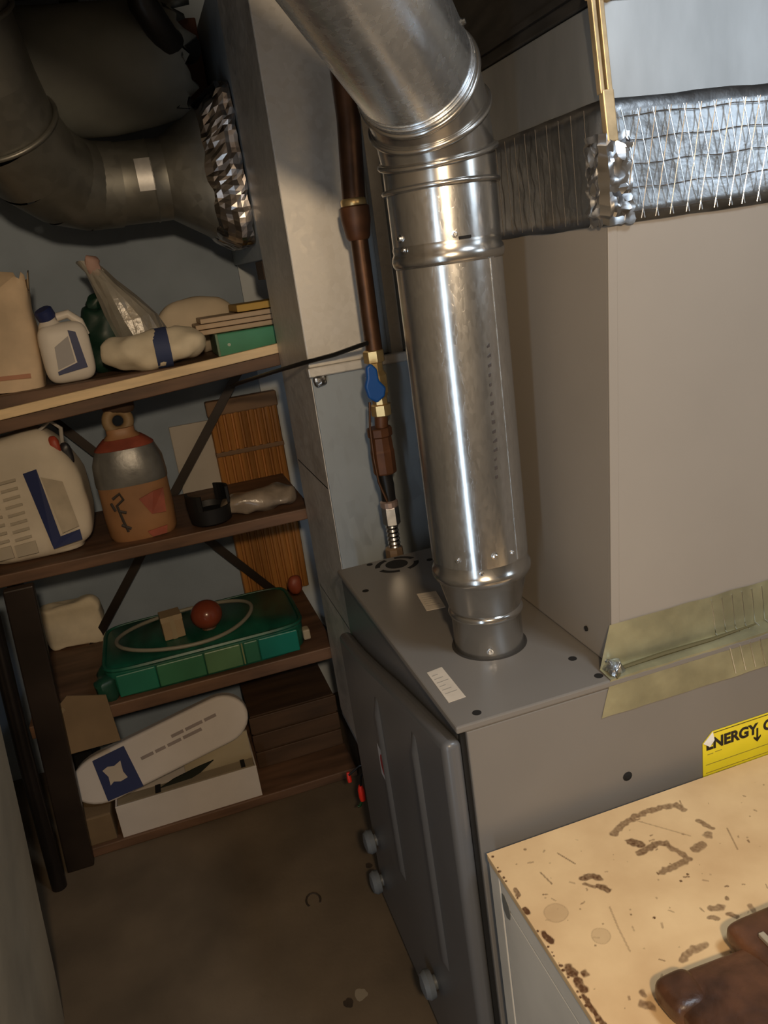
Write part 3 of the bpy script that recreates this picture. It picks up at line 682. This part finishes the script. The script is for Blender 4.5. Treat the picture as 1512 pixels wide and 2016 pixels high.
P('navy_stripe', prism([(.018, -.084, .220), (.050, -.090, .226), (.062, -.090, .055), (.108, -.086, .062), (.108, -.086, .036), (.040, -.090, .028)], (0, -.002, 0)), navy, bag)
P('white_panel', prism([(.054, -.0895, .205), (.098, -.0885, .185), (.108, -.086, .070), (.068, -.090, .062)], (0, -.001, 0)), mat('sack_panel', (.50, .43, .33), .6, var=.1, scale=20), bag)
gp = mat('sack_grey_print', (.48, .42, .33), .7, var=.08)
for r in range(8):
    for c in range(2):
        x0 = -.100+.062*c; z0 = .205-.020*r; wv = .050-.012*((r*3+c) % 3)
        P('print_line', prism([(x0, -.0890, z0), (x0+wv, -.0890, z0+.003), (x0+wv, -.0890, z0+.009), (x0, -.0890, z0+.006)], (0, -.0022, 0)), gp, bag)
for c in range(2): P('print_block', prism([(-.098+.055*c, -.0870, .026), (-.050+.055*c, -.0885, .028), (-.050+.055*c, -.0890, .058), (-.098+.055*c, -.0885, .055)], (0, -.003, 0)), gp, bag)
P('plastic_handle', tube([(.055, -.02, .262), (.072, -.025, .305), (.098, -.025, .322), (.118, -.02, .300), (.110, -.015, .25)], .005, 8), mat('pale_handle', (.45, .42, .38), .4, var=0), bag, smooth=True)
P('red_tag', blob(superell((.096, -.04, .262), (.013, .01, .026), .7, .004, 60), 14, 10), mat('red_tag_plastic', (.40, .06, .03), .5, var=.1), bag, smooth=True)
P('black_tag', blob(superell((.118, -.035, .235), (.014, .01, .03), .7, .004, 60), 14, 10), mat('black_tag_plastic', (.02, .02, .025), .4, var=.1), bag, smooth=True)
tanm = mat('tan_jug_plastic', (.36, .185, .085), .5, var=.14, scale=8)
jg = thing('tan_jug', 'big tan jug wrapped in grey tape beside the white sack', 'jug', (-.085, 2.06, .825), world=False)
prof = [(.0, 0), (.078, .0), (.084, .012), (.086, .06), (.085, .125), (.086, .150), (.083, .19), (.070, .225), (.045, .25), (.034, .262), (.034, .275)]
def jugmesh(prof, sq_=.72):
    bm = B(); R = []
    for r, h in prof[1:]:
        R.append([(r*math.copysign(abs(math.cos(a))**sq_, math.cos(a)), .80*r*math.copysign(abs(math.sin(a))**sq_, math.sin(a)), h) for a in (2*math.pi*i/40 for i in range(40))])
    rings(bm, R); return bm
P('jug_body', jugmesh(prof), tanm, jg, smooth=True, auto=60)
P('grey_tape', jugmesh([(0, 0), (.0875, .140), (.0880, .152), (.0852, .192), (.0715, .228)]), mat('grey_duct_tape', (.19, .19, .185), .35, .35, var=.2, scale=14, bump=.2), jg, smooth=True)
redm = mat('faded_red_patch', (.36, .085, .05), .55, var=.25, scale=12)
for pts_ in ([(.008, -.0705, .105), (.045, -.0700, .118), (.070, -.064, .120), (.064, -.067, .060), (.030, -.071, .062)], [(.010, -.071, .020), (.060, -.069, .026), (.055, -.069, .006), (.02, -.071, .004)]):
    P('red_patch', prism(pts_, (0, -.003, 0)), redm, jg)
P('red_label', jugmesh([(0, 0), (.072, .2285), (.060, .240), (.047, .251)]), redm, jg, smooth=True)
P('carry_ring', torus((0, -.004, .292), (.25, -1, .1), .026, .013, 24, 10), mat('tan_ring', (.33, .22, .11), .6, var=.2), jg, smooth=True, auto=180)
P('brown_top', blob(superell((.005, .01, .330), (.040, .032, .022), .8, .012, 35), 18, 12), mat('dark_brown_rag', (.075, .04, .022), .8, var=.3), jg, smooth=True)
# faded brush lettering, illegible strokes
for pts_ in ([(-.052, -.073, .118), (-.034, -.073, .128), (-.028, -.073, .112), (-.046, -.073, .100), (-.040, -.073, .060), (-.034, -.073, .030)], [(-.058, -.073, .108), (-.052, -.073, .088)], [(-.044, -.073, .085), (-.028, -.073, .078)], [(-.046, -.073, .050), (-.026, -.073, .036)]):
    P('brush_lettering', tube(pts_, .0035, 6), mat('black_marker', (.05, .04, .035), .6, var=0), jg)
wp = obj('white_panel_board', bx(.035, .165, 2.446, 2.459, .79, 1.012), mat('white_card', (.58, .53, .47), .65, var=.06), bevel=.003)
tag(wp, 'plain white card on the blue wall behind the cross brace', 'card')
bk = thing('black_bracket', 'small black plastic clip with two raised prongs on second shelf', 'bracket', (.085, 2.02, .825), world=False)
blkp = mat('black_plastic', (.008, .008, .009), .55, var=.1)
bm = lathe([(.044, 0), (.052, .006), (.056, .045), (.052, .045), (.047, .030), (.001, .029)], n=28); P('cup', bm, blkp, bk, smooth=True)
for a0, h in ((165, .082), (-20, .088)):
    bm = B(); R = []
    for z in (.043, h):
        R.append([(r*math.cos(math.radians(a)), r*math.sin(math.radians(a)), z) for r, a in [(.056, a0+12*i) for i in range(8)]+[(.049, a0+84-12*i) for i in range(8)]])
    rings(bm, R); P('prong', bm, blkp, bk)
rat = mat('orange_ribbed_wood', (.46, .20, .05), .5, var=.18, scale=5, stretch=(5, 5, .5))
bas = thing('ribbed_panel', 'tall orange-brown ribbed wooden panel leaning on wall behind the second shelf', 'panel', (.258, 2.425, .425), world=False)
P('backing', bx(-.104, .104, -.006, .016, 0, .615), rat, bas, bevel=.002)
for k in range(9):
    x = -.094+.0235*k
    P('rib', tube([(x, -.006, .004), (x+.002*math.sin(k), -.006, .2), (x-.001, -.006, .4), (x, -.006, .612)], .0095, 8), rat, bas, smooth=True)
P('top_rail', bx(-.107, .107, -.016, .018, .600, .645), mat('brown_lid', (.24, .14, .075), .6, var=.15), bas, bevel=.004)
P('middle_rail', bx(-.105, .105, -.016, .010, .475, .490), MATS['brown_lid'], bas, bevel=.003)
sw = obj('plastic_wrap', blob(superell((.212, 2.03, .853), (.100, .045, .028), .8, .014, 26, q=.8), 34, 20), mat('shiny_wrap', (.34, .27, .20), .25, var=.25, scale=14, bump=.6, bscale=30), smooth=True, auto=80)
tag(sw, 'crumpled shiny plastic wrap in front of the ribbed orange box', 'wrap')

# ---- third shelf, z = .425
bin_ = thing('green_tote', 'long flat green plastic tote lying on third shelf under a coil', 'tote', (0, 2.12, .425), world=False)
gt = mat('green_tote_plastic', (.012, .115, .070), .35, var=.25, scale=7, stretch=(3, 1, 1))
bm = B(); R = []
for z, k in ((0, .95), (.012, .99), (.068, 1), (.079, .985), (.083, .95)):
    R.append([((.265*k)*math.copysign(abs(math.cos(a))**.25, math.cos(a)), (.150*k)*math.copysign(abs(math.sin(a))**.25, math.sin(a)), z) for a in (2*math.pi*i/56 for i in range(56))])
rings(bm, R); P('tote_body', bm, gt, bin_, smooth=True, auto=60)
for x0, x1, c, col in ((-.235, -.135, 'a', (.02, .19, .115)), (-.133, -.012, 'b', (.045, .19, .09)), (-.010, .085, 'c', (.10, .21, .095)), (.087, .092, 'e', (.22, .26, .12)), (.094, .132, 'f', (.03, .15, .08)), (.134, .240, 'd', (.008, .17, .125))):
    P('front_panel', bx(x0, x1, -.1545, -.146, .008, .070), mat('tote_'+c, col, .35, var=.12), bin_, bevel=.003)
P('rim', tube([(x*.262, y*.148, .079) for x, y in [(math.copysign(abs(math.cos(a))**.25, math.cos(a)), math.copysign(abs(math.sin(a))**.25, math.sin(a))) for a in (2*math.pi*i/56 for i in range(56))]], .006, 6, closed=True), gt, bin_, smooth=True)
P('loose_corner', blob(superell((-.262, -.10, .03), (.03, .05, .036), .7, .014, 30), 18, 12), mat('green_film', (.02, .09, .055), .4, var=.2), bin_, smooth=True)
P('cream_clip', bx(.258, .278, -.13, -.10, .02, .05), mat('cream_clip', (.40, .33, .22), .6, var=.1), bin_, bevel=.004)
hose = obj('hose_coil', tube([(-.040+.185*math.cos(a)+.006*math.sin(3*a), 2.120+.125*math.sin(a), .519+.006*math.sin(2*a+1)) for a in (2*math.pi*i/60 for i in range(60))], .0055, 8, closed=True), mat('grey_hose', (.28, .26, .20), .45, var=.1), smooth=True, auto=180)
tag(hose, 'thin grey tubing loop lying on top of the green tote', 'tubing')
cube = thing('small_carton', 'small tan cardboard cube sitting inside the tubing loop', 'box', (-.075, 2.10, .509), (0, 0, .1), world=False)
P('carton', bx(-.028, .028, -.028, .028, 0, .066), mat('tan_card', (.36, .26, .15), .7, var=.1), cube, bevel=.002)
P('flap', bx(-.0285, .0285, -.0285, -.0265, .052, .067), mat('tan_card_b', (.40, .30, .18), .7, var=.1), cube)
P('tape_line', bx(-.006, .006, -.0292, -.028, .0, .066), mat('card_tape', (.36, .28, .17), .4, var=.05), cube)
ball = thing('red_globe', 'glossy red-brown glass globe beside the tan cube on the tote', 'globe', (.020, 2.09, .509), world=False)
P('globe', blob(superell((0, 0, .040), (.043, .043, .040), 1), 28, 20), mat('red_brown_glass', (.24, .055, .028), .2, var=.15), ball, smooth=True, auto=180)
P('foot', lathe([(.020, 0), (.018, .004)], n=16), mat('brown_cap', (.12, .07, .04), .5, var=.1), ball)
rag = obj('cream_rag', blob(superell((-.365, 2.405, .495), (.090, .03, .070), .35, .016, 20), 30, 22), cream, smooth=True, auto=80)
tag(rag, 'folded cream rag behind the cross brace at left of third shelf', 'rag')
cdm = mat('dim_cardboard', (.22, .145, .075), .75, var=.12, scale=6)
mat('pale_stripe', (.25, .18, .10), .7, var=.1)
ob = obj('orange_ball', blob(superell((.296, 2.255, .505), (.022, .02, .03), .9, .004, 40), 16, 12), mat('orange_red_plastic', (.33, .07, .03), .5, var=.1), smooth=True)
tag(ob, 'small orange-red plastic piece at right end of green tote', 'plastic piece')
ob.location.z = 0
fl = thing('cardboard_flap', 'brown bent cardboard hanging over left front edge of third shelf', 'cardboard', (-.335, 1.955, .40), world=False)
P('sheet', prism([(-.055, -.0035, -.075), (.075, -.0035, -.075), (.07, -.0035, .06), (-.02, -.0035, .085), (-.06, -.0035, .05)], (0, -.004, 0)), cdm, fl)
P('fold', prism([(-.05, -.0078, .045), (-.035, -.0078, .06), (-.030, -.0078, .05), (-.046, -.0078, .036)], (0, -.002, 0)), MATS['pale_stripe'], fl)

# ---- bottom shelf, z = .030
wt = thing('white_tray_box', 'open white cardboard tray on the bottom shelf', 'box', (-.13, 2.06, .030), (0, 0, 0), world=False)
wcm = mat('white_carton', (.66, .60, .55), .65, var=.05)
P('base', bx(-.188, .188, -.095, .10, 0, .004), wcm, wt)
P('front_wall', bx(-.190, .190, -.0985, -.0945, 0, .098), wcm, wt, bevel=.001)
P('back_wall', bx(-.190, .190, .0945, .0985, 0, .098), wcm, wt)
P('end_wall', bx(-.190, -.186, -.0945, .0945, 0, .096), wcm, wt); P('end_wall', bx(.186, .190, -.0945, .0945, 0, .096), wcm, wt)
fm = mat('inner_carton', (.30, .24, .16), .7, var=.1)
P('inner_flap', bx(-.185, .185, -.080, -.045, .088, .092), fm, wt); P('raised_flap', bx(.0, .186, -.02, -.016, .05, .165), mat('cream_flap', (.50, .42, .28), .7, var=.08), wt)
P('slot', bx(-.085, -.070, -.0815, -.044, .0925, .094), dark, wt); P('slot', bx(.150, .162, -.0815, -.044, .0925, .094), dark, wt)
pk = thing('long_package', 'long white round-ended package with navy square lying in the white tray', 'package', (-.175, 2.03, .222), (math.radians(-14), math.radians(-12.5), 0), world=False)
hl, hr = .250, .068
def stad(hl, hr, y, n=14):
    return [(hl-hr*1.1+hr*1.1*math.cos(a), y, hr*math.sin(a)) for a in (-math.pi/2+math.pi*i/n for i in range(n+1))]+[(-hl+hr*1.4+hr*1.4*math.cos(a), y, hr*math.sin(a)) for a in (math.pi/2+math.pi*i/n for i in range(n+1))]
P('package_body', prism(stad(hl, hr, -.022), (0, .044, 0)), wcm, pk, bevel=.008, segs=3, smooth=True)
P('navy_square', prism([(-.178, -.0225, -.060), (-.080, -.0225, -.066), (-.080, -.0225, .058), (-.168, -.0225, .058)], (0, -.001, 0)), mat('navy_square_print', (.022, .034, .115), .5, var=.06), pk)
P('white_emblem', prism([(-.154, -.0236, -.024), (-.142, -.0236, -.018), (-.126, -.0236, -.026), (-.106, -.0236, -.024), (-.110, -.0236, -.004), (-.104, -.0236, .026), (-.124, -.0236, .020), (-.140, -.0236, .026), (-.156, -.0236, .022), (-.149, -.0236, .0)], (0, -.0006, 0)), mat('emblem_cream', (.55, .47, .38), .6, var=.05), pk)
pm = mat('package_grey_print', (.30, .25, .23), .7, var=.1)
for z, xs in ((.000, ((-.055, -.020), (-.014, .015), (.021, .06), (.066, .12))), (.018, ((.04, .075), (.081, .13), (.136, .17))),):
    for a, b in xs: P('print_line', prism([(a, -.0226, z), (b, -.0226, z), (b, -.0226, z+.009), (a, -.0226, z+.009)], (0, -.0006, 0)), pm, pk)
bl = thing('dark_trowel', 'dark green leaf-shaped trowel blade resting on the white tray', 'trowel', (-.14, 2.0, .128), (0, math.radians(-9), .05), world=False)
P('blade', prism([(-.06, 0, -.012), (-.02, 0, -.016), (.05, 0, -.006), (.095, 0, .012), (.05, 0, .014), (-.02, 0, .012), (-.06, 0, .004)], (0, .004, 0)), mat('dark_green_steel', (.03, .035, .026), .4, .4, var=.1), bl)
P('handle', tube([(-.055, .002, -.004), (-.085, .002, -.006), (-.12, .002, -.018)], .007, 10), blkp, bl, smooth=True)
P('collar', tube([(-.068, .002, -.004), (-.060, .002, -.004)], .009, 10), steel, bl)
dbx = thing('dark_crate', 'dark brown wooden crate on the bottom shelf right of the white tray', 'crate', (.20, 2.19, .030), world=False)
dw = mat('dark_crate_wood', (.085, .045, .022), .65, var=.2, scale=5, stretch=(1, 6, 6))
P('crate_body', bx(-.125, .125, -.10, .15, 0, .175), dw, dbx)
for k in range(3): P('slat', bx(-.13, .13, -.108, -.1005, .004+.058*k, .056+.058*k), dw, dbx, bevel=.002)
cbl = obj('brown_carton', bx(-.425, -.335, 1.965, 2.20, .0302, .115), cdm, bevel=.004)
tag(cbl, 'low brown carton left of the white tray on the bottom shelf', 'box')
bcase = obj('black_case', bx(-.43, -.37, 2.16, 2.34, .1155, .30), blkp, bevel=.006)
tag(bcase, 'black case standing behind the rounded white package', 'case')

# ------------------------------------------------------------------ painted metal cabinet in front of the furnace
CX0, CX1, CY0, CY1, CZ = .294, .93, .20, .820, .648
cab = thing('metal_cabinet', 'old cream-topped metal cabinet with stains and chipped paint beside the furnace', 'cabinet', ((CX0+CX1)/2, .5, 0))
offw = mat('old_white_enamel', (.68, .63, .54), .45, var=.08, scale=7)
P('carcass', bx(CX0+.006, CX1, CY0, CY1-.001, 0, CZ-.012), offw, cab)
P('corner_strip', bx(CX0, CX0+.006, .7890, CY1, 0, CZ-.012), offw, cab, bevel=.0015)
P('side_panel', bx(CX0+.0008, CX0+.006, CY0, .7862, 0, .600), offw, cab, bevel=.002)
bm = B(); v = box(bm, CX0+.0003, CX0+.006, CY0, .7862, .6015, CZ-.012); P('top_rail', bm, offw, cab, bevel=.002)
P('chipped_patch', prism([(CX0+.0005, y, z) for y, z in ((.783, .614), (.775, .616), (.765, .609), (.7615, .597), (.765, .586), (.774, .582), (.782, .588), (.7845, .601))], (-.0009, 0, 0)), mat('bare_grey_metal', (.20, .195, .17), .6, .2, var=.1), cab)
P('groove_fill', bx(CX0+.003, CX0+.0062, .7862, .7890, 0, .590), mat('groove_brown', (.14, .07, .03), .8, var=.3), cab)  # narrow groove filled with dark brown
# worktop: a dense sheet whose stain mask follows the shapes of the marks
STAIN = [([(.4585, .7777), (.4797, .7876), (.5016, .7935), (.5206, .7946), (.5443, .7935), (.5645, .7875), (.5665, .7777)], .0050, .8), ([(.4703, .7557), (.4781, .746)], .0062, 1), ([(.4682, .7336), (.4827, .7359), (.4984, .7378), (.508, .733)], .0050, .9),
 ([(.5082, .7252), (.5136, .7112), (.5157, .6989), (.4973, .697), (.4731, .6945)], .0046, .8), ([(.3825, .7279), (.3947, .7255), (.3993, .7198)], .0048, 1), ([(.3797, .7187), (.3877, .7097)], .0026, .8), ([(.3947, .708), (.3997, .6988)], .0044, 1),
 ([(.4183, .5808), (.4318, .5856), (.4495, .5858)], .0046, .75), ([(.5699, .7503), (.5757, .7309)], .0036, .8), ([(.5645, .7225)], .0065, .75), ([(.5324, .7094), (.5461, .7122)], .0058, .8), ([(.4897, .6234), (.5011, .6211)], .0046, .8), ([(.5023, .6096), (.5071, .6028)], .0034, .9),
 ([(.4797, .6142), (.4864, .6095)], .0030, .8), ([(.3016, .6206), (.3027, .6121)], .0058, 1.1), ([(.3018, .6045), (.3022, .5914)], .0050, 1.1), ([(.3136, .6084)], .0048, 1), ([(.3549, .5627)], .0044, .8), ([(.3478, .5524), (.3529, .5465)], .0050, .8),
 ([(.3872, .6751), (.3792, .6446), (.3731, .6126)], .0011, .45), ([(.4995, .786), (.5432, .7312)], .0009, .5), ([(.3402, .7592), (.3439, .736)], .0010, .8), ([(.376, .7791), (.3864, .7532)], .0010, .8), ([(.5927, .7223), (.5789, .6864)], .0010, .6),
 ([(.2992, .673), (.3009, .6603)], .0042, 1.2), ([(.2959, .7151), (.2964, .7085)], .0035, 1.2), ([(.2997, .7486), (.2981, .7374)], .0030, .9), ([(.5153, .6286)], .0028, .9), ([(.485, .6731)], .0018, 1.2), ([(.4988, .6785)], .0018, 1.2), ([(.4239, .6404)], .0018, 1.2), ([(.3414, .804)], .0022, .8), ([(.5316, .6097), (.5268, .589)], .0030, .7), ([(.2975, .811)], .0020, 1.2),
 ([(.298, .585), (.299, .545)], .0030, 1.1)]
for _ in range(150):
    x, y = random.uniform(.31, .72), random.uniform(.5, .80); a = random.uniform(0, 3.14); l = random.choice((0, 0, .003, .006))
    STAIN.append(([(x, y), (x+l*math.cos(a), y+l*math.sin(a))], random.uniform(.0005, .0014), random.uniform(.4, .9)))
for _ in range(26): STAIN.append(([(CX0+random.uniform(0, .0015), random.uniform(.5, .80))], random.uniform(.0008, .0024), 1.2))
RINGS = [((.3559, .6436), .0115), ((.3261, .6944), .0150)]
def segd(x, y, pl):
    best = 9
    if len(pl) == 1: return math.hypot(x-pl[0][0], y-pl[0][1])
    for (ax, ay), (bx_, by) in zip(pl, pl[1:]):
        dx, dy = bx_-ax, by-ay; q = dx*dx+dy*dy or 1e-9; t = max(0, min(1, ((x-ax)*dx+(y-ay)*dy)/q))
        best = min(best, math.hypot(x-ax-t*dx, y-ay-t*dy))
    return best
sx0, sx1, sy0, sy1 = CX0-.0015, .80, .44, CY1+.0005
h = .0011; nx, ny = int((sx1-sx0)/h), int((sy1-sy0)/h)
import numpy as np
mask = np.zeros((ny+1, nx+1))
for pl, r, s in STAIN:
    xs = [p[0] for p in pl]; ys = [p[1] for p in pl]; pad = r*2+.002
    i0, i1 = max(0, int((min(xs)-pad-sx0)/h)), min(nx, int((max(xs)+pad-sx0)/h)+1); j0, j1 = max(0, int((min(ys)-pad-sy0)/h)), min(ny, int((max(ys)+pad-sy0)/h)+1)
    for j in range(j0, j1+1):
        for i in range(i0, i1+1):
            x, y = sx0+i*h, sy0+j*h
            d = segd(x, y, pl)/r+.55*noise.noise(Vector((x*170, y*170, 1))) if r > .0022 else segd(x, y, pl)/r
            k = max(0, min(1, (1.15-d)/.35))
            mask[j, i] = max(mask[j, i], s*k*(.85+.3*noise.noise(Vector((x*300, y*300, 7)))))
for (rx, ry), r in RINGS:
    for j in range(ny+1):
        for i in range(nx+1):
            x, y = sx0+i*h, sy0+j*h
            if abs(x-rx) < r*1.5 and abs(y-ry) < r*1.5:
                d = math.hypot(x-rx, y-ry)+.0012*noise.noise(Vector((x*90, y*90, 3)))
                mask[j, i] = max(mask[j, i], .42*max(0, 1-abs(d-r*.93)/.0012), .20 if d < r*.92 else 0)
verts = [(sx0+i*(sx1-sx0)/nx, sy0+j*(sy1-sy0)/ny, CZ) for j in range(ny+1) for i in range(nx+1)]
faces = [(j*(nx+1)+i, j*(nx+1)+i+1, (j+1)*(nx+1)+i+1, (j+1)*(nx+1)+i) for j in range(ny) for i in range(nx)]
me = bpy.data.meshes.new('enamel_sheet'); me.from_pydata(verts, [], faces)
at_ = me.attributes.new('stain', 'FLOAT', 'POINT'); at_.data.foreach_set('value', mask.ravel().astype('f'))
me.transform(Matrix.Translation(-OFF[cab.name]))
topm = mat('cream_enamel_top', (.80, .565, .30), .38, var=.0, scale=9, col2=(.60, .385, .19), detail=7.)
nt = topm.node_tree; N = nt.nodes; L = nt.links; bs = N['Principled BSDF']
an = N.new('ShaderNodeAttribute'); an.attribute_name = 'stain'
src = bs.inputs['Base Color'].links[0].from_socket
mixn = N.new('ShaderNodeMix'); mixn.data_type = 'RGBA'
L.new(an.outputs['Fac'], mixn.inputs[0]); L.new(src, mixn.inputs[6]); mixn.inputs[7].default_value = (.10, .038, .010, 1); L.new(mixn.outputs[2], bs.inputs['Base Color'])
wt_ = P('worktop', bx(CX0-.0015, CX1, CY0, CY1+.0005, CZ-.012, CZ-.0004), topm, cab, bevel=.002)
so = bpy.data.objects.new('enamel_sheet', me); COL.objects.link(so); so.parent = wt_; me.materials.append(topm)

# ------------------------------------------------------------------ leather pouch on the cabinet
lea = mat('dark_brown_leather', (.105, .042, .018), .38, var=.35, scale=16, bump=.4, bscale=60)
po = thing('leather_pouch', 'dark brown leather pouch lying on the stained cabinet top', 'pouch', (.44, .50, CZ), (0, 0, 0), world=False)
P('pouch_body', blob(superell((.03, -.012, .017), (.105, .060, .0168), .22, .0025, 26, q=.5), 60, 24), lea, po, smooth=True, auto=80)
P('flap', blob(superell((.085, .026, .022), (.062, .052, .016), .25, .002, 26, q=.5), 40, 20), lea, po, smooth=True, auto=80)
P('rounded_corner', blob(superell((-.060, .030, .018), (.022, .024, .017), .6, .002, 30, q=.6), 26, 18), lea, po, smooth=True, auto=80)
P('metal_clip', bx(.045, .052, -.03, .045, .035, .041), mat('pale_brass_clip', (.62, .53, .38), .35, .5, var=.1), po, bevel=.001)
P('stitching', tube([(-.06, -.066, .032), (0, -.066, .034), (.07, -.066, .034)], .001, 5), MATS['tan_board'], po)
